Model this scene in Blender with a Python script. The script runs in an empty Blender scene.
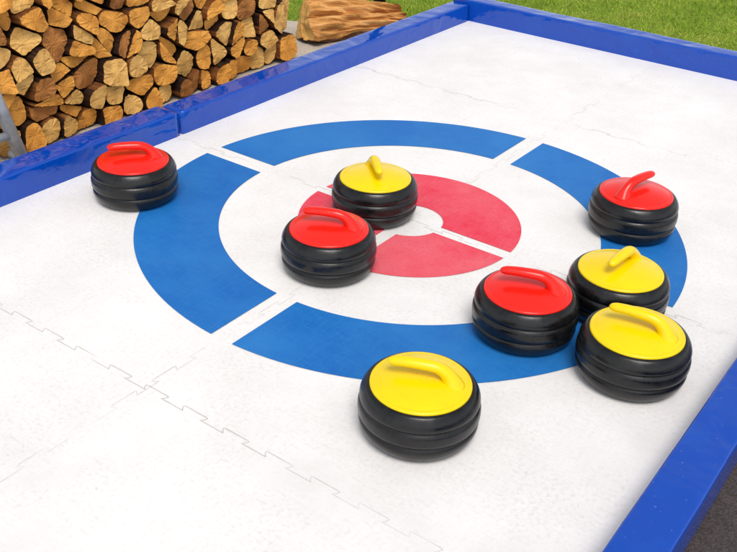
import bpy, bmesh, math, random
import numpy as np
from mathutils import Vector, Matrix, noise
random.seed(7); np.random.seed(7)
C = bpy.context.scene.collection
H = 1.45
# ---------------------------------------------------------------- camera frame (rink axes seen by the lens)
F = 942.0
xh = Vector((1542.5, -625, 942)).normalized()
yh = Vector((790.5, 530, -942)); yh = (yh - xh*yh.dot(xh)).normalized()
zh = xh.cross(yh)
OX, OY = -1.037, 1.636
CAM = Vector((-OX*H, -OY*H, H))
def at(px, py, z=0.0):
    r = Vector((px-368.5, 276-py, -F))
    w = Vector((r.dot(xh), r.dot(yh), r.dot(zh)))
    t = (z-CAM.z)/w.z
    return CAM + w*t
XL, XR = (-1.795-OX)*H, (-0.245-OX)*H
YF, YN = (3.165-OY)*H, -3.42
ZG = -0.03
BH, BW = 0.094, 0.108
RGT = math.atan2(0.5903, 0.8066)      # azimuth of "to the right" seen from the camera

# ---------------------------------------------------------------- helpers
def tag(o, label=None, cat=None, group=None, kind=None):
    if label: o['label'] = label
    if cat: o['category'] = cat
    if group: o['group'] = group
    if kind: o['kind'] = kind
    return o
def empty(name, loc, rz=0):
    o = bpy.data.objects.new(name, None); C.objects.link(o)
    o.location = loc; o.rotation_euler = (0, 0, rz); o.empty_display_size = .05
    return o
def mesh_obj(name, verts, faces, mats, parent=None, smooth=False, midx=None, loc=None):
    me = bpy.data.meshes.new(name); me.from_pydata([tuple(v) for v in verts], [], faces)
    if not isinstance(mats, (list, tuple)): mats = [mats]
    for m in mats: me.materials.append(m)
    if midx is not None: me.polygons.foreach_set('material_index', midx)
    if smooth: me.polygons.foreach_set('use_smooth', [True]*len(me.polygons))
    me.update()
    o = bpy.data.objects.new(name, me); C.objects.link(o)
    if parent: o.parent = parent
    if loc is not None: o.location = loc
    return o
def lathe(profile, seg=72):
    V, Fc = [], []
    n = len(profile)
    for i in range(seg):
        a = 2*math.pi*i/seg
        for r, z in profile: V.append((r*math.cos(a), r*math.sin(a), z))
    for i in range(seg):
        j = (i+1) % seg
        for k in range(n-1):
            Fc.append((i*n+k, j*n+k, j*n+k+1, i*n+k+1))
    return V, Fc
def sweep(path, radii, seg=20, up=Vector((0, 1, 0))):
    """tube along path; radii = (across, vertical) per point"""
    V, Fc = [], []
    n = len(path)
    for i, p in enumerate(path):
        t = (path[min(i+1, n-1)]-path[max(i-1, 0)]).normalized()
        s = up; b = t.cross(s).normalized()
        ra, rb = radii[i]
        for k in range(seg):
            a = 2*math.pi*k/seg
            V.append(p + s*(ra*math.cos(a)) + b*(rb*math.sin(a)))
    for i in range(n-1):
        for k in range(seg):
            l = (k+1) % seg
            Fc.append((i*seg+k, i*seg+l, (i+1)*seg+l, (i+1)*seg+k))
    Fc.append(tuple(range(seg-1, -1, -1))); Fc.append(tuple((n-1)*seg+k for k in range(seg)))
    return V, Fc

# ---------------------------------------------------------------- materials
def new_mat(name, col=(.8, .8, .8), rough=.5, spec=.5):
    m = bpy.data.materials.new(name); m.use_nodes = True
    nt = m.node_tree; b = nt.nodes['Principled BSDF']
    b.inputs['Base Color'].default_value = (*col, 1); b.inputs['Roughness'].default_value = rough
    b.inputs['Specular IOR Level'].default_value = spec
    return m, nt, b
def N(nt, t, **kw):
    n = nt.nodes.new(t)
    for k, v in kw.items():
        if k in n.inputs: n.inputs[k].default_value = v
        else: setattr(n, k, v)
    return n
def coords(nt, scale=(1, 1, 1), kind='Object', rot=(0, 0, 0)):
    tc = N(nt, 'ShaderNodeTexCoord'); mp = N(nt, 'ShaderNodeMapping')
    mp.inputs['Scale'].default_value = scale; mp.inputs['Rotation'].default_value = rot
    nt.links.new(tc.outputs[kind], mp.inputs['Vector']); return mp.outputs['Vector']
def noise_tex(nt, vec, scale, detail=4, rough=.6, dist=0):
    n = N(nt, 'ShaderNodeTexNoise'); n.inputs['Scale'].default_value = scale
    n.inputs['Detail'].default_value = detail; n.inputs['Roughness'].default_value = rough
    n.inputs['Distortion'].default_value = dist
    nt.links.new(vec, n.inputs['Vector']); return n.outputs['Fac']
def ramp(nt, fac, stops):
    r = N(nt, 'ShaderNodeValToRGB'); e = r.color_ramp.elements
    while len(e) < len(stops): e.new(.5)
    for i, (p, c) in enumerate(stops):
        e[i].position = p; e[i].color = (*c, 1) if len(c) == 3 else c
    nt.links.new(fac, r.inputs['Fac']); return r.outputs['Color']
def mix(nt, fac, a, b, mode='MIX'):
    m = N(nt, 'ShaderNodeMix'); m.data_type = 'RGBA'; m.blend_type = mode
    A = [s for s in m.inputs if s.name == 'A' and s.type == 'RGBA'][0]
    B = [s for s in m.inputs if s.name == 'B' and s.type == 'RGBA'][0]
    Fa = [s for s in m.inputs if s.name == 'Factor' and s.type == 'VALUE'][0]
    for s, v in ((Fa, fac), (A, a), (B, b)):
        if isinstance(v, (int, float)): s.default_value = v
        elif isinstance(v, tuple): s.default_value = (*v, 1)
        else: nt.links.new(v, s)
    return [s for s in m.outputs if s.type == 'RGBA'][0]
def bump(nt, b, fac, strength, dist=.01):
    n = N(nt, 'ShaderNodeBump'); n.inputs['Strength'].default_value = strength; n.inputs['Distance'].default_value = dist
    nt.links.new(fac, n.inputs['Height']); nt.links.new(n.outputs['Normal'], b.inputs['Normal'])

# white plastic ice panels: scuffs, streaks, grime
def floor_material(name, base, scuff, dirt, amount=1.0):
    m, nt, b = new_mat(name, base, .5, .3)
    v = coords(nt)
    big = noise_tex(nt, v, 2.2, 5, .68, .15)
    fine = noise_tex(nt, v, 90, 4, .75)
    s1 = noise_tex(nt, coords(nt, (1.6, 34, 1), rot=(0, 0, .5)), 8, 3, .7)
    s2 = noise_tex(nt, coords(nt, (30, 1.8, 1), rot=(0, 0, .25)), 7, 3, .7)
    col = mix(nt, ramp(nt, big, [(.36, (0, 0, 0)), (.66, (.95*amount,)*3)]), base, scuff)
    f1 = ramp(nt, s1, [(.50, (0, 0, 0)), (.70, (.7*amount,)*3)])
    f2 = ramp(nt, s2, [(.52, (0, 0, 0)), (.72, (.65*amount,)*3)])
    col = mix(nt, f1, col, scuff); col = mix(nt, f2, col, scuff)
    f3 = ramp(nt, fine, [(.48, (0, 0, 0)), (.73, (.66*amount,)*3)])
    blot = ramp(nt, noise_tex(nt, v, 4.0, 5, .75), [(.38, (.16,)*3), (.64, (1, 1, 1))])
    f3 = mix(nt, 1.0, f3, blot, 'MULTIPLY')
    col = mix(nt, f3, col, dirt)
    nt.links.new(col, b.inputs['Base Color'])
    nt.links.new(ramp(nt, s1, [(.3, (.42,)*3), (.7, (.65,)*3)]), b.inputs['Roughness'])
    bump(nt, b, fine, .26, .002)
    return m
M_floor = floor_material('white_panel', (.875, .85, .83), (.76, .732, .71), (.57, .52, .475))
M_blue = floor_material('blue_print', (.002, .120, .44), (.02, .19, .52), (.04, .17, .40), 1.0)
M_red = floor_material('red_print', (.74, .012, .052), (.80, .13, .16), (.55, .06, .09), 1.15)
M_seam, nt, b = new_mat('seam', (.55, .52, .49), .8, .2)

def vinyl(name, c):
    m, nt, b = new_mat(name, c, .22, .6)
    v = coords(nt)
    w = noise_tex(nt, coords(nt, (1, 1, 2.2)), 3.5, 3, .5, .6)
    w2 = noise_tex(nt, v, 20, 2, .5, .3)
    add = N(nt, 'ShaderNodeMath', operation='MULTIPLY_ADD'); nt.links.new(w2, add.inputs[0]); add.inputs[1].default_value = .14
    nt.links.new(w, add.inputs[2])
    bump(nt, b, add.outputs[0], .45, .03)
    dust = ramp(nt, noise_tex(nt, v, 9, 5, .7), [(.5, (0, 0, 0)), (.8, (.3,)*3)])
    specks = ramp(nt, noise_tex(nt, v, 120, 2, .6), [(.70, (0, 0, 0)), (.78, (.5,)*3)])
    col = mix(nt, dust, c, (.004, .11, .52)); col = mix(nt, specks, col, (.25, .32, .6))
    nt.links.new(col, b.inputs['Base Color'])
    nt.links.new(ramp(nt, dust, [(0, (.07,)*3), (1, (.30,)*3)]), b.inputs['Roughness'])
    return m
M_board = vinyl('blue_vinyl', (.0, .056, .40))

m, nt, b = new_mat('black_rubber', (.012, .012, .013), .3, .45); M_rub = m
fn = noise_tex(nt, coords(nt), 90, 3, .7); dz = noise_tex(nt, coords(nt), 14, 5, .75, .4)
sc_ = noise_tex(nt, coords(nt, (8, 8, 60)), 6, 4, .75)
cc = ramp(nt, dz, [(.4, (.003, .003, .0035)), (.75, (.014, .0135, .013))])
nt.links.new(mix(nt, ramp(nt, sc_, [(.60, (0, 0, 0)), (.72, (.5,)*3)]), cc, (.035, .033, .031)), b.inputs['Base Color'])
nt.links.new(ramp(nt, dz, [(.3, (.17,)*3), (.72, (.40,)*3)]), b.inputs['Roughness'])
bump(nt, b, fn, .18, .002)
def plastic(name, c, c2, r0=.20):
    m, nt, b = new_mat(name, c, .28, .45)
    v = coords(nt)
    f = ramp(nt, noise_tex(nt, v, 16, 4, .7), [(.5, (0, 0, 0)), (.8, (.55,)*3)])
    sp = ramp(nt, noise_tex(nt, v, 140, 2, .6), [(.66, (0, 0, 0)), (.74, (.4,)*3)])
    col = mix(nt, f, c, c2); col = mix(nt, sp, col, tuple(x*.5 for x in c2))
    nt.links.new(col, b.inputs['Base Color'])
    nt.links.new(ramp(nt, f, [(0, (r0,)*3), (1, (.45,)*3)]), b.inputs['Roughness'])
    bump(nt, b, noise_tex(nt, v, 30, 3, .6), .08, .004)
    return m
M_redp = plastic('red_plastic', (.82, .014, .006), (.66, .02, .012))
M_yelp = plastic('yellow_plastic', (.88, .63, .0), (.76, .51, .0), .24)

def wood_end(name, c1, c2):
    m, nt, b = new_mat(name, c1, .75, .2)
    tc = N(nt, 'ShaderNodeTexCoord'); oi = N(nt, 'ShaderNodeObjectInfo')
    cb = N(nt, 'ShaderNodeCombineXYZ')
    for k, (mu, ad) in enumerate(((0, 0), (.16, -.08), (-.1, .07))):
        ma = N(nt, 'ShaderNodeMath', operation='MULTIPLY_ADD'); nt.links.new(oi.outputs['Random'], ma.inputs[0])
        ma.inputs[1].default_value = mu; ma.inputs[2].default_value = ad; nt.links.new(ma.outputs[0], cb.inputs[k])
    va = N(nt, 'ShaderNodeVectorMath', operation='ADD'); nt.links.new(tc.outputs['Object'], va.inputs[0]); nt.links.new(cb.outputs[0], va.inputs[1])
    w = N(nt, 'ShaderNodeTexWave'); w.wave_type = 'RINGS'; w.rings_direction = 'X'
    w.inputs['Scale'].default_value = 26; w.inputs['Distortion'].default_value = 2.5; w.inputs['Detail'].default_value = 3; w.inputs['Detail Scale'].default_value = 1.5
    nt.links.new(va.outputs[0], w.inputs['Vector'])
    col = mix(nt, ramp(nt, w.outputs['Fac'], [(0, (.1,)*3), (1, (.5,)*3)]), c1, c2)
    n4 = N(nt, 'ShaderNodeTexNoise'); n4.noise_dimensions = '4D'; n4.inputs['Scale'].default_value = 14; n4.inputs['Detail'].default_value = 5
    nt.links.new(va.outputs[0], n4.inputs['Vector'])
    mw = N(nt, 'ShaderNodeMath', operation='MULTIPLY'); nt.links.new(oi.outputs['Random'], mw.inputs[0]); mw.inputs[1].default_value = 40; nt.links.new(mw.outputs[0], n4.inputs['W'])
    col = mix(nt, ramp(nt, n4.outputs['Fac'], [(.40, (0, 0, 0)), (.66, (.8,)*3)]), col, tuple(x*.6 for x in c2))
    mp = N(nt, 'ShaderNodeMapping'); mp.inputs['Scale'].default_value = (1, 1, 9); mp.inputs['Rotation'].default_value = (.7, 0, 0); nt.links.new(va.outputs[0], mp.inputs['Vector'])
    cr = noise_tex(nt, mp.outputs[0], 9, 4, .7, .5)
    col = mix(nt, ramp(nt, cr, [(.57, (0, 0, 0)), (.66, (.8,)*3)]), col, (.09, .035, .012))
    nt.links.new(col, b.inputs['Base Color'])
    bump(nt, b, n4.outputs['Fac'], 1.0, .02)
    return m
M_end = [wood_end('pale_cut_wood', (.90, .56, .18), (.80, .39, .09)),
         wood_end('orange_cut_wood', (.88, .42, .08), (.70, .26, .04)),
         wood_end('brown_cut_wood', (.56, .23, .06), (.36, .13, .03))]
def bark(name, a, b_, scale=(3, 14, 14), bs=.9):
    m, nt, b = new_mat(name, a, .85, .15)
    n1 = noise_tex(nt, coords(nt, scale), 3, 6, .7, .6)
    col = ramp(nt, n1, [(.3, tuple(x*.35 for x in a)), (.5, a), (.72, b_)])
    nt.links.new(col, b.inputs['Base Color']); bump(nt, b, n1, bs, .02)
    return m
M_bark = bark('bark', (.030, .012, .007), (.09, .04, .02))
M_split = bark('split_wood', (.22, .075, .02), (.38, .16, .05), (2, 26, 26))
M_tface = bark('fresh_split_wood', (.70, .32, .09), (.96, .62, .27), (1.0, 12, 12), 1.0)
M_tbark = bark('rough_bark', (.16, .08, .045), (.40, .22, .12), (4, 14, 14), 1.0)
m, nt, b = new_mat('galvanised', (.42, .44, .46), .45); b.inputs['Metallic'].default_value = .4; M_galv = m
nt.links.new(ramp(nt, noise_tex(nt, coords(nt), 30, 4), [(.3, (.30, .32, .35)), (.7, (.50, .52, .55))]), b.inputs['Base Color'])
M_blackm, nt, b = new_mat('black_paint', (.012, .012, .013), .4)
bump(nt, b, noise_tex(nt, coords(nt), 60, 3), .15, .003)
# grounds
m, nt, b = new_mat('soil_turf', (.05, .08, .02), .95, .1); M_turf = m
g1 = noise_tex(nt, coords(nt), 6, 6, .75); g2 = noise_tex(nt, coords(nt), 45, 4, .8)
nt.links.new(mix(nt, .5, ramp(nt, g1, [(.3, (.10, .17, .015)), (.55, (.20, .30, .025)), (.75, (.34, .34, .08))]), ramp(nt, g2, [(.3, (.08, .13, .015)), (.7, (.34, .38, .06))])), b.inputs['Base Color'])
bump(nt, b, g2, .6, .03)
m, nt, b = new_mat('gravelly_concrete', (.45, .41, .36), .9, .2); M_conc = m
g1 = noise_tex(nt, coords(nt), 5, 6, .75); g2 = noise_tex(nt, coords(nt), 110, 3, .8)
nt.links.new(mix(nt, .45, ramp(nt, g1, [(.35, (.46, .37, .28)), (.65, (.66, .57, .47))]), ramp(nt, g2, [(.35, (.30, .23, .17)), (.65, (.74, .65, .56))])), b.inputs['Base Color'])
bump(nt, b, g2, .6, .01)
m, nt, b = new_mat('dark_paving', (.07, .055, .05), .85, .3); M_dark = m
g2 = noise_tex(nt, coords(nt), 130, 3, .8); g1 = noise_tex(nt, coords(nt), 6, 5, .7)
nt.links.new(mix(nt, .5, ramp(nt, g1, [(.35, (.045, .034, .032)), (.65, (.09, .07, .062))]), ramp(nt, g2, [(.35, (.025, .02, .02)), (.7, (.15, .12, .11))])), b.inputs['Base Color'])
bump(nt, b, g2, .8, .01)
m, nt, b = new_mat('grass_blades', (.08, .16, .02), .7, .1); M_blade = m
at_ = N(nt, 'ShaderNodeAttribute'); at_.attribute_name = 'tone'
patch = noise_tex(nt, coords(nt), 3.2, 5, .7)
c0 = ramp(nt, at_.outputs['Fac'], [(0, (.15, .28, .015)), (.45, (.26, .42, .03)), (.8, (.40, .50, .07)), (1, (.70, .55, .17))])
c0 = mix(nt, ramp(nt, patch, [(.40, (.7,)*3), (.50, (0, 0, 0))]), c0, (.12, .23, .015))
nt.links.new(mix(nt, ramp(nt, patch, [(.50, (0, 0, 0)), (.66, (.8,)*3)]), c0, (.46, .46, .09)), b.inputs['Base Color'])

# ---------------------------------------------------------------- the setting
def sheet(name, pts, z, mat, label=None):
    o = mesh_obj(name, [(x, y, z) for x, y in pts], [tuple(range(len(pts)))], mat)
    o['kind'] = 'structure'
    if label: o['label'] = label
    return o
sheet('ground', [(-150, -150), (150, -150), (150, 150), (-150, 150)], ZG-.012, M_turf, 'green lawn ground around the curling rink')
def hp(X, Y): return ((X-OX)*H, (Y-OY)*H)
sheet('paving', [hp(-3.4, -2.2), hp(-1.75, -2.2), hp(-1.75, 3.2), hp(-1.97, 3.20), hp(-2.02, 3.05), hp(-2.15, 2.96), hp(-2.2, 2.84), hp(-2.36, 2.76), hp(-2.5, 2.70), hp(-3.4, 2.64)], ZG-.006, M_conc, 'pale gravelly concrete strip between firewood and blue boards')
sheet('dark_pavement', [hp(-.30, -2.2), hp(3.4, -2.2), hp(3.4, 3.4), hp(-.30, 3.25)], ZG-.006, M_dark, 'dark brown pavement outside the right blue board')

# rink floor slab
x0, x1, y0, y1 = XL-.05, XR+.05, YN, YF+.05
V = [(x, y, z) for z in (ZG-.002, 0) for x, y in ((x0, y0), (x1, y0), (x1, y1), (x0, y1))]
rink = mesh_obj('rink_floor', V, [(3, 2, 1, 0), (4, 5, 6, 7), (0, 1, 5, 4), (1, 2, 6, 5), (2, 3, 7, 6), (3, 0, 4, 7)], M_floor)
tag(rink, 'white interlocking plastic curling rink floor with blue and red target rings', kind='structure')

def seam(p0, p1, parent, w=.0008):
    p0 = Vector((*p0, 0)); p1 = Vector((*p1, 0)); L = (p1-p0).length; d = (p1-p0)/L; n = Vector((-d.y, d.x, 0))
    pitch = .132; amp = .008; pts = []
    k = int(L/pitch)
    for i in range(k+1):
        s = i*pitch
        for ds, a in ((0, -1), (.048, -1), (.041, -.2), (.037, .8), (.044, 1), (.088+.022, 1), (.117, .8), (.113, -.2), (.106, -1)):
            if s+ds < L: pts.append((s+ds, a*amp))
    P0 = [p0+d*s+n*a for s, a in pts]; P = []
    for i in range(len(P0)-1):
        a, b2 = P0[i], P0[i+1]; m = max(1, int((b2-a).length/.012))
        for t in range(m): P.append(a+(b2-a)*(t/m))
    V, Fc = [], []
    for i, p in enumerate(P):
        t = (P[min(i+1, len(P)-1)]-P[max(i-1, 0)]).normalized(); q = Vector((-t.y, t.x, 0))
        ww = w*max(.12, .7+1.4*noise.noise(p*4)+.7*noise.noise(p*23))
        V += [p+q*ww+Vector((0, 0, .0008)), p-q*ww+Vector((0, 0, .0008))]
    for i in range(len(P)-1): Fc.append((2*i, 2*i+1, 2*i+3, 2*i+2))
    return mesh_obj('panel_seam', V, Fc, M_seam, parent)
PS = 1.165
seam((XL, -2*PS), (XR, -2*PS), rink); seam((XL, -PS), (XR, -PS), rink, .0009)
seam((XL, 0), (XR, 0), rink, .0006); seam((XL, PS), (XR, PS), rink, .0007)
seam((0, YN), (0, YF), rink, .0005)

def ring_sector(r0, r1, a_start, a_end, g, z, mat, name, seg=64):
    """ring piece between two axis angles, its straight ends g away from those axes"""
    A0, A1 = a_start+math.asin(g/r1), a_end-math.asin(g/r1)
    B0, B1 = a_start+math.asin(g/r0), a_end-math.asin(g/r0)
    V, Fc = [], []
    for i in range(seg+1):
        t = i/seg; A = A0+(A1-A0)*t; B = B0+(B1-B0)*t
        V += [Vector((r0*math.cos(B), r0*math.sin(B), z)), Vector((r1*math.cos(A), r1*math.sin(A), z))]
    for i in range(seg): Fc.append((2*i, 2*i+1, 2*i+3, 2*i+2))
    return mesh_obj(name, V, Fc, mat, rink)
G = .026*H; HP = math.pi/2
for q in range(4):
    ring_sector(.435*H, .62*H, q*HP, (q+1)*HP, G, .0018, M_blue, 'blue_ring_segment')
ring_sector(.078*H, .257*H, 0, 2*HP, G*.62, .0018, M_red, 'red_ring_segment', 96)
ring_sector(.078*H, .257*H, 2*HP, 3*HP, G*.62, .0018, M_red, 'red_ring_segment')
ring_sector(.078*H, .257*H, 3*HP, 4*HP, G*.62, .0018, M_red, 'red_ring_segment')

# ---------------------------------------------------------------- blue boards
def board(p0, p1, side, label, h=BH, w=BW, seed=0):
    """inner foot line p0->p1; side = +1 if the beam lies left of the direction"""
    p0 = Vector((*p0, 0)); p1 = Vector((*p1, 0)); L = (p1-p0).length; d = (p1-p0)/L; n = Vector((-d.y, d.x, 0))*side
    mid = (p0+p1)/2+n*w/2
    prof = []
    rc = .008
    for cx, cy, a0 in ((w/2-rc, ZG+.0+rc, -90), (w/2-rc, h-rc, 0), (-w/2+rc, h-rc, 90), (-w/2+rc, ZG+rc, 180)):
        for k in range(5):
            a = math.radians(a0+90*k/4); prof.append((cx+rc*math.cos(a), cy+rc*math.sin(a)))
    full = []
    for i in range(len(prof)):
        a = prof[i]; b2 = prof[(i+1) % len(prof)]
        full.append(a)
        if math.dist(a, b2) > .03:
            for t in (.2, .4, .6, .8): full.append((a[0]+(b2[0]-a[0])*t, a[1]+(b2[1]-a[1])*t))
    m_ = len(full); ns = int(L/.02); V, Fc = [], []
    yaw = math.atan2(n.y, n.x)
    for i in range(ns+1):
        s = L*(i/ns-.5)
        e = 1 if 0 < i < ns else .965
        for (u, z) in full:
            q = Vector((u*9+seed*7.3, s*2.2, z*9)); q2 = Vector((u*30+seed*3.1, s*9, z*30))
            du = .0016*noise.noise(q)+.0005*noise.noise(q2); dz = .0020*noise.noise(q+Vector((5, 9, 2)))+.0006*noise.noise(q2+Vector((3, 1, 7)))
            V.append((u*e+du, s*1.0, (z-.03)*e+.03+dz if z > 0 else z))
    for i in range(ns):
        for k in range(m_):
            l = (k+1) % m_
            Fc.append((i*m_+k, (i+1)*m_+k, (i+1)*m_+l, i*m_+l))
    Fc.append(tuple(range(m_))); Fc.append(tuple(ns*m_+k for k in range(m_-1, -1, -1)))
    o = mesh_obj('rink_board', V, Fc, M_board, smooth=True, loc=mid)
    o.rotation_euler = (0, 0, yaw)
    bmx = bmesh.new(); bmx.from_mesh(o.data); bmesh.ops.recalc_face_normals(bmx, faces=bmx.faces); bmx.to_mesh(o.data); bmx.free()
    tag(o, label, 'rink board', 'blue boards around the rink')
    return o
board((XL, YN), (XL, -.004+.02), 1, 'blue board on the left beside the firewood, nearest the metal rack', h=BH+.004, w=BW+.008, seed=1)
board((XL, .032), (XL, YF-.003), 1, 'blue board on the left running from the joint to the far corner', seed=2)
board((XR, YN), (XR, -.02), -1, 'blue board at lower right of the rink with dark pavement outside', seed=3)
board((XR, -.012), (XR, YF-.003), -1, 'blue board on the right hidden past the frame edge, meeting the far board', seed=4)
board((XL-BW, YF), (XR+BW, YF), 1, 'glossy far blue board in front of the lawn', h=BH+.018, seed=5)

# ---------------------------------------------------------------- curling stones
R = .0995*H; T = .096*H
def body_profile():
    P = [(0, 0.004), (.50, .004), (.60, 0), (.70, .006), (.79, .03)]
    # one tyre-like bulge with two shallow rounded grooves and a soft shoulder
    n = 90
    for k in range(n+1):
        u = k/n; z = .055+.885*u
        c = abs(2*(z-.50)/.98)
        env = .80+.20*max(0, 1-c**2.8)**.66
        g = 0
        for zg, dep, wd in ((.36, .046, .042), (.665, .042, .042)):
            g += dep*math.exp(-(abs(z-zg)/wd)**1.4)
        P.append((env-g, z))
    P += [(.838, .955), (.830, .955), (.824, .945), (.818, .90), (0, .90)]
    return [(r*R, z*T) for r, z in P]
bodyVF = lathe(body_profile(), 96)
cap_prof = [(.0, .90), (.822, .90), (.824, .950), (.822, .972), (.812, .986), (.79, .994), (.77, .996), (.755, .994), (.74, 1.0), (.66, 1.028), (.55, 1.058), (.40, 1.088), (.2, 1.11), (0, 1.115)]
capVF = lathe([(r*R, z*T) for r, z in cap_prof], 96)
def bez(p0, p1, p2, p3, n):
    out = []
    for i in range(n):
        t = i/n; u = 1-t
        out.append(p0*u**3+p1*3*u*u*t+p2*3*u*t*t+p3*t**3)
    return out
def handle_mesh():
    z0 = 1.03*T/R
    P = bez(Vector((-.53, 0, z0+.28)), Vector((-.32, 0, z0+.31)), Vector((-.1, 0, z0+.315)), Vector((.14, 0, z0+.295)), 14)
    P += bez(Vector((.14, 0, z0+.295)), Vector((.35, 0, z0+.27)), Vector((.46, 0, z0+.14)), Vector((.53, 0, z0-.09)), 16)
    P.append(Vector((.53, 0, z0-.09)))
    n = len(P); rad = []
    for i in range(n):
        t = i/(n-1)
        a = .088+.026*math.sin(math.pi*min(1, t*1.2)); b2 = .078+.03*t
        if t > .55: k = (t-.55)/.45; a += .15*k**2.4; b2 += .10*k**2.4
        if i == 0: a *= .45; b2 *= .45
        if i == 1: a *= .88; b2 *= .88
        rad.append((a*R, b2*R))
    P = [p*R for p in P]
    P = [P[0]-Vector((.03*R, 0, .004*R))]+P; rad = [(rad[0][0]*.3, rad[0][1]*.3)]+[(rad[0][0]*1.6, rad[0][1]*1.6)]+rad[1:]
    return sweep(P, rad, 24)
handleVF = handle_mesh()
def build_stone(mat):
    root = empty('curling_stone', (0, 0, 0))
    b = mesh_obj('body', *bodyVF, M_rub, root, True)
    c = mesh_obj('cap', *capVF, mat, root, True)
    h = mesh_obj('handle', *handleVF, mat, root, True)
    mod = h.modifiers.new('sub', 'SUBSURF'); mod.levels = 1; mod.render_levels = 1
    for o in (c, b, h):
        bm = bmesh.new(); bm.from_mesh(o.data)
        bmesh.ops.remove_doubles(bm, verts=bm.verts, dist=1e-6); bmesh.ops.recalc_face_normals(bm, faces=bm.faces)
        for f in bm.faces: f.smooth = True
        bm.to_mesh(o.data); bm.free()
    return root
proto = {'red': build_stone(M_redp), 'yellow': build_stone(M_yelp)}; used = {}
stones = [
 ('red', 133, 159, -1, 'red-capped black curling stone alone at the left near the blue board'),
 ('yellow', 375.5, 176, 100, 'yellow-capped black curling stone at the target centre, behind a red one'),
 ('red', 329, 227, -12, 'red-capped black curling stone near the target centre, in front of a yellow one'),
 ('red', 636.5, 192, -122, 'red-capped black curling stone at the far right of the blue ring'),
 ('red', 528, 289, -2, 'red-capped black curling stone left of the two touching yellow stones at right'),
 ('yellow', 621, 269, 68, 'yellow-capped black curling stone farther of the two close together at right'),
 ('yellow', 637.5, 330, -8, 'yellow-capped black curling stone nearer of the two close together at lower right'),
 ('yellow', 421, 381, -6, 'yellow-capped black curling stone nearest the camera at the front of the blue ring'),
]
for col, px, py, th, label in stones:
    src = proto[col]
    if col not in used: o = src; used[col] = 1
    else:
        o = src.copy(); C.objects.link(o)
        for ch in src.children:
            c = ch.copy(); C.objects.link(c); c.parent = o
    p = at(px, py, T)
    look = math.atan2(p.y-CAM.y, p.x-CAM.x)-math.pi/2
    o.location = (p.x, p.y, .001); o.rotation_euler = (0, 0, look+math.radians(th))
    tag(o, label, 'curling stone', col+'-capped curling stones')

# ---------------------------------------------------------------- firewood stack
SX = (-2.04-OX)*H; SY0 = (1.27-OY)*H; SY1 = (2.40-OY)*H
rnd = random.Random(64)
rows = []; z = ZG+.045
nrow = 7
for r in range(nrow):
    y = SY0+rnd.uniform(.03, .08); row = []
    yend = SY1-rnd.uniform(.02, .07)
    while y < yend:
        row.append((y+rnd.uniform(-.018, .018), z+rnd.uniform(-.028, .028)*(1 if r else .4)))
        y += rnd.choice((.075, .095, .115, .135, .155))
    rows.append(row); z += rnd.uniform(.080, .096)
top = z-.05
allp = [(p, r, i) for r, row in enumerate(rows) for i, p in enumerate(row)]
def clip(poly, px, py, nx, ny):
    out = []
    for i in range(len(poly)):
        a = poly[i]; b2 = poly[(i+1) % len(poly)]
        da = (a[0]-px)*nx+(a[1]-py)*ny; db = (b2[0]-px)*nx+(b2[1]-py)*ny
        if da <= 0: out.append(a)
        if (da < 0) != (db < 0) and da != db:
            t = da/(da-db); out.append((a[0]+(b2[0]-a[0])*t, a[1]+(b2[1]-a[1])*t))
    return out
def area(p): return abs(sum(p[i][0]*p[(i+1) % len(p)][1]-p[(i+1) % len(p)][0]*p[i][1] for i in range(len(p)))/2)
def cen(p): return (sum(v[0] for v in p)/len(p), sum(v[1] for v in p)/len(p))
def tidy(p, d):
    q = [v for k, v in enumerate(p) if math.dist(v, p[k-1]) > d]
    return q if len(q) >= 3 else p
ordn = lambda n: '%d%s' % (n, 'th' if 10 <= n % 100 <= 20 else {1: 'st', 2: 'nd', 3: 'rd'}.get(n % 10, 'th'))
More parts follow.
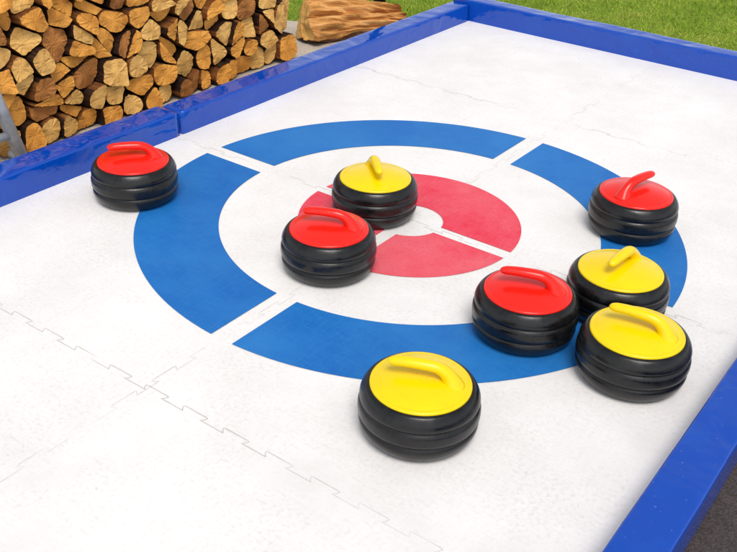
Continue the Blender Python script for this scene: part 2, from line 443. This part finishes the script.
def log_mesh(poly, L, seed, sharp):
    """cross-section polygon in (y,z) round its centre, axis along x"""
    rr = random.Random(seed)
    out = []
    n = len(poly)
    for i in range(n):
        a, b2, c = poly[i-1], poly[i], poly[(i+1) % n]
        k = rr.choice((.08, .14, .22, .4, .46)) if sharp else rr.choice((.3, .42, .5))
        p1 = (b2[0]+(a[0]-b2[0])*k, b2[1]+(a[1]-b2[1])*k); p2 = (b2[0]+(c[0]-b2[0])*k, b2[1]+(c[1]-b2[1])*k)
        for t in (0, .33, .67, 1):
            u = 1-t; out.append((p1[0]*u*u+2*b2[0]*u*t+p2[0]*t*t, p1[1]*u*u+2*b2[1]*u*t+p2[1]*t*t))
    res = []
    for i in range(len(out)):
        a = out[i]; b2 = out[(i+1) % len(out)]; d = math.dist(a, b2)
        if d < .0008: continue
        m = max(1, int(d/.008))
        for t in range(m): res.append((a[0]+(b2[0]-a[0])*t/m, a[1]+(b2[1]-a[1])*t/m))
    n = len(res); V, Fc, mi = [], [], []
    tilt = (rr.uniform(-.22, .22), rr.uniform(-.22, .22))
    xs = [0, -.005, -.05, -.12, -.2, -.3, -L]
    for j, x in enumerate(xs):
        s = (.965, 1, 1.0, 1, .99, .98, .97)[j]
        for (y, zz) in res:
            q = Vector((x*4+seed, y*40, zz*40))
            f = s*(1+.08*noise.noise(q)+.035*noise.noise(q*3))
            xx = x+(y*tilt[0]+zz*tilt[1] if j < 2 else 0)+(.005*noise.noise(q*2) if j < 2 else 0)
            V.append((xx, y*f, zz*f))
    V.append((0.0, 0, 0)); ce = len(V)-1; V.append((-L, 0, 0))
    ab = rr.uniform(0, 2*math.pi); sp = rr.uniform(.8, 2.6)
    for j in range(len(xs)-1):
        for k in range(n):
            l = (k+1) % n; Fc.append((j*n+k, (j+1)*n+k, (j+1)*n+l, j*n+l))
            an = (math.atan2(res[k][1], res[k][0])-ab+math.pi) % (2*math.pi)-math.pi
            mi.append(1 if abs(an) < sp else 2)
    for k in range(n):
        l = (k+1) % n
        Fc.append((k, l, ce)); mi.append(0)
        Fc.append(((len(xs)-1)*n+l, (len(xs)-1)*n+k, ce+1)); mi.append(0)
    return V, Fc, mi
tone_w = ['pale', 'orange', 'brown']
pieces = {r: [] for r in range(nrow)}
for (p, r, i) in allp:
    poly = [(SY0-.01, ZG), (SY1+.01, ZG), (SY1+.01, top+.02), (SY0-.01, top+.02)]
    if i == len(rows[r])-1: poly = [(SY0-.01, ZG), (min(SY1+.03, p[0]+rnd.uniform(.05, .09)), ZG), (min(SY1+.03, p[0]+rnd.uniform(.05, .09)), top+.02), (SY0-.01, top+.02)]
    for (q, _, _) in allp:
        if q is p or math.dist(p, q) > .40: continue
        mx, my = (p[0]+q[0])/2, (p[1]+q[1])/2
        poly = clip(poly, mx, my, q[0]-p[0], q[1]-p[1])
        if len(poly) < 3: break
    if len(poly) < 3: continue
    poly = tidy(poly, .014)
    A = area(poly)
    if A > .0108 and rnd.random() < .75:
        # split into wedges through a point near the middle
        c = cen(poly); c = (c[0]+rnd.uniform(-.01, .01), c[1]+rnd.uniform(-.01, .01)); a = rnd.uniform(-.9, 1.9)
        nx, ny = math.cos(a), math.sin(a)
        for hf in (clip(poly, c[0], c[1], nx, ny), clip(poly, c[0], c[1], -nx, -ny)):
            if len(hf) >= 3 and area(hf) > .0015: pieces[r].append((tidy(hf, .013), True))
    else:
        pieces[r].append((poly, rnd.random() < .5))
for r in range(nrow):
    pieces[r].sort(key=lambda t: -cen(t[0])[0])
    for i, (poly, sharp) in enumerate(pieces[r]):
        cx, cz = cen(poly); A = area(poly)
        if len(poly) > 4 and rnd.random() < .5:      # a wedge
            best = min(range(len(poly)), key=lambda k: area([poly[k-1], poly[k], poly[(k+1) % len(poly)]]))
            poly = poly[:best]+poly[best+1:]
        sc = rnd.uniform(.92, .99)
        loc = [((v[0]-cx)*sc, (v[1]-cz)*sc) for v in poly]
        tn = rnd.choices((0, 1, 2), (.40, .48, .12))[0]
        L = rnd.uniform(.36, .42)
        V, Fc, mi = log_mesh(loc, L, rnd.randrange(10000), sharp)
        o = mesh_obj('firewood_log', V, Fc, [M_end[tn], M_bark, M_split], None, False, mi, loc=(SX+rnd.uniform(-.035, .016), cx, cz))
        o.rotation_euler = (0, rnd.uniform(-.012, .012), rnd.uniform(-.02, .02))
        shape = {3: 'three-sided', 4: 'four-sided'}.get(len(poly), 'chunky')
        size = 'large' if A > .0105 else ('small' if A < .0070 else 'medium')
        tag(o, '%s %s %s split log, %s from the right in row %d up from the ground' % (size, tone_w[tn], shape, ordn(i+1), r+1), 'log', 'split logs in the firewood stack')

# large split log lying on the paving
def big_log():
    seg = []
    for k in range(41):
        a = math.radians(160+220*k/40)
        seg.append((.118*math.cos(a), .108*math.sin(a)))
    nb = len(seg)-1
    a, b2 = seg[-1], seg[0]
    for k in range(1, 22):
        t = k/22; seg.append((a[0]+(b2[0]-a[0])*t, a[1]+(b2[1]-a[1])*t+.035*math.sin(t*2.4)))
    n = len(seg); V, Fc, mi = [], [], []
    L = .62; ns = 44
    for j in range(ns+1):
        x = L*(j/ns-.5)
        env = 1-.42*(j/ns)**1.1
        if j == 0: env *= .90
        if j == ns: env *= .80
        if j in (1, ns-1): env *= .96
        for i, (y, z) in enumerate(seg):
            q = Vector((x*3.5, y*12, z*12))
            f = (1+.26*noise.noise(q)+.12*noise.noise(q*3)+.05*noise.noise(q*7))*env
            # a split notch running along the open face
            nz = 0
            if i > nb: nz = -.034*math.exp(-((y-.03-.10*x)/.012)**2)
            V.append((x+.05*noise.noise(Vector((y*9, z*9, x*2))), y*f, z*f+nz-.03*(j/ns)+.030*noise.noise(Vector((x*5, y*26, 3)))+.022*noise.noise(Vector((x*9, y*80, 9)))))
    for j in range(ns):
        for k in range(n):
            l = (k+1) % n; Fc.append((j*n+k, j*n+l, (j+1)*n+l, (j+1)*n+k)); mi.append(1 if k >= nb else 0)
    V.append((-L/2-.004, 0, -.03)); V.append((L/2+.004, 0, -.05)); c0, c1 = len(V)-2, len(V)-1
    for k in range(n):
        l = (k+1) % n
        Fc.append((k, c0, l)); mi.append(2); Fc.append((ns*n+k, ns*n+l, c1)); mi.append(2)
    return mesh_obj('split_trunk', V, Fc, [M_tbark, M_tface, M_end[0]], None, False, mi)
bl = big_log()
p = at(356, 34, ZG)
bl.location = (p.x, p.y, ZG+.084); bl.rotation_euler = (math.radians(56), math.radians(4), RGT+math.radians(28))
tag(bl, 'big half-round split trunk lying on the ground between firewood and lawn', 'log')

# black post behind the big log
p = at(379, 14, ZG)
root = empty('black_post', (p.x, p.y, ZG-.006))
tag(root, 'black round post with a round foot behind the big split trunk', 'post')
V, Fc = lathe([(0, 0), (.085, 0), (.085, .012), (.075, .02), (.04, .026), (0, .026)], 40); mesh_obj('foot', V, Fc, M_blackm, root, True)
V, Fc = lathe([(0, .02), (.036, .02), (.036, .9), (.030, .915), (0, .918)], 32); mesh_obj('pole', V, Fc, M_blackm, root, True)

# galvanised stand at the left end of the firewood
p = at(24, 161, ZG)
root = empty('metal_rack', (p.x, p.y, ZG-.006)); tag(root, 'grey galvanised metal stand at the left end of the firewood stack', 'metal stand')
def bar(name, a, b2, r, parent):
    a, b2 = Vector(a), Vector(b2); d = (b2-a).normalized()
    up = d.cross(Vector((0, 0, 1)) if abs(d.z) < .9 else Vector((1, 0, 0))).normalized()
    return mesh_obj(name, *sweep([a, a+(b2-a)*.5, b2], [(r, r)]*3, 16, up), M_galv, parent, True)
bar('upright', (0, 0, .004), (-.02, -.11, .46), .024, root)
bar('brace', (-.012, -.06, .24), (.02, -.24, .02), .018, root)
bar('foot', (-.30, 0, .020), (.05, 0, .020), .020, root)
bar('rail', (-.004, -.02, .12), (-.004, -.36, .12), .016, root)

# ---------------------------------------------------------------- grass
n = 150000
xs = np.random.uniform((-4.3-OX)*H, (0.4-OX)*H, n); ys = np.random.uniform((2.5-OY)*H, (5.2-OY)*H, n)
keep = ~((xs > XL-BW-.02) & (xs < XR+BW+.02) & (ys < YF+BW+.015))
edge = np.interp(xs, [(-2.5-OX)*H, (-2.36-OX)*H, (-2.2-OX)*H, (-2.15-OX)*H, (-2.02-OX)*H, (-1.97-OX)*H], [(v-OY)*H for v in (2.70, 2.76, 2.84, 2.96, 3.05, 3.2)])
keep &= ~((xs < XL) & (ys < edge+np.random.normal(0, .02, n)))
keep &= ~((xs > XR) & (ys < (3.25-OY)*H))
xs, ys = xs[keep], ys[keep]; n = len(xs)
a = np.random.uniform(0, 2*np.pi, n); clump = .6+.5*np.sin(xs*7+np.sin(ys*5)*2)*np.sin(ys*8+np.sin(xs*4)*2)
hgt = np.random.uniform(.006, .024, n)*(.6+clump*.8); w = np.random.uniform(.0016, .0032, n)
lx = np.random.normal(0, .014, n); ly = np.random.normal(0, .014, n)
V = np.empty((n, 3, 3))
V[:, 0] = np.stack([xs-w*np.cos(a), ys-w*np.sin(a), np.full(n, ZG-.013)], 1)
V[:, 1] = np.stack([xs+w*np.cos(a), ys+w*np.sin(a), np.full(n, ZG-.013)], 1)
V[:, 2] = np.stack([xs+lx, ys+ly, ZG-.012+hgt], 1)
me = bpy.data.meshes.new('lawn_grass'); me.vertices.add(3*n); me.vertices.foreach_set('co', V.reshape(-1))
me.loops.add(3*n); me.loops.foreach_set('vertex_index', np.arange(3*n, dtype=np.int32)); me.polygons.add(n)
me.polygons.foreach_set('loop_start', np.arange(0, 3*n, 3, dtype=np.int32))
at2 = me.attributes.new('tone', 'FLOAT', 'FACE'); at2.data.foreach_set('value', np.clip(np.random.beta(2.4, 2.8, n), 0, 1).astype(np.float32))
me.materials.append(M_blade); me.update(); me.validate()
gr = bpy.data.objects.new('lawn_grass', me); C.objects.link(gr)
tag(gr, 'short green and yellowish grass beyond the far board', 'grass', kind='stuff')

# ---------------------------------------------------------------- light
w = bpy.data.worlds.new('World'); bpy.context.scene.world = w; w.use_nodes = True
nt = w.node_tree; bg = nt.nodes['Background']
el, az = math.radians(60), math.radians(-46)
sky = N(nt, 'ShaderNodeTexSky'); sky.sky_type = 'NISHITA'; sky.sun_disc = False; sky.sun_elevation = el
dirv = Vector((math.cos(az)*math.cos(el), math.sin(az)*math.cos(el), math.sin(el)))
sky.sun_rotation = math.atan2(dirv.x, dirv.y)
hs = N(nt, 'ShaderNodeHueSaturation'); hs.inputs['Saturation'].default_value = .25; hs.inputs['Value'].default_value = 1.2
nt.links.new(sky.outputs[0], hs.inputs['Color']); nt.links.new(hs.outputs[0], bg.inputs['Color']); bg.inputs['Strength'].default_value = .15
sd = bpy.data.lights.new('sun', 'SUN'); sd.energy = 2.15; sd.angle = math.radians(26); sd.color = (1, .955, .885)
so = bpy.data.objects.new('sun', sd); C.objects.link(so); so.rotation_euler = dirv.to_track_quat('Z', 'Y').to_euler()
# ---------------------------------------------------------------- camera
cd = bpy.data.cameras.new('camera'); cam = bpy.data.objects.new('camera', cd); C.objects.link(cam)
cd.sensor_width = 36; cd.lens = F/737*36; cd.clip_end = 500; cd.clip_start = .05
Mx = Matrix((xh, yh, zh)).to_4x4(); Mx.translation = CAM
cam.matrix_world = Mx
bpy.context.scene.camera = cam
sc = bpy.context.scene
sc.view_settings.view_transform = 'Standard'; sc.view_settings.look = 'None'; sc.view_settings.exposure = 0
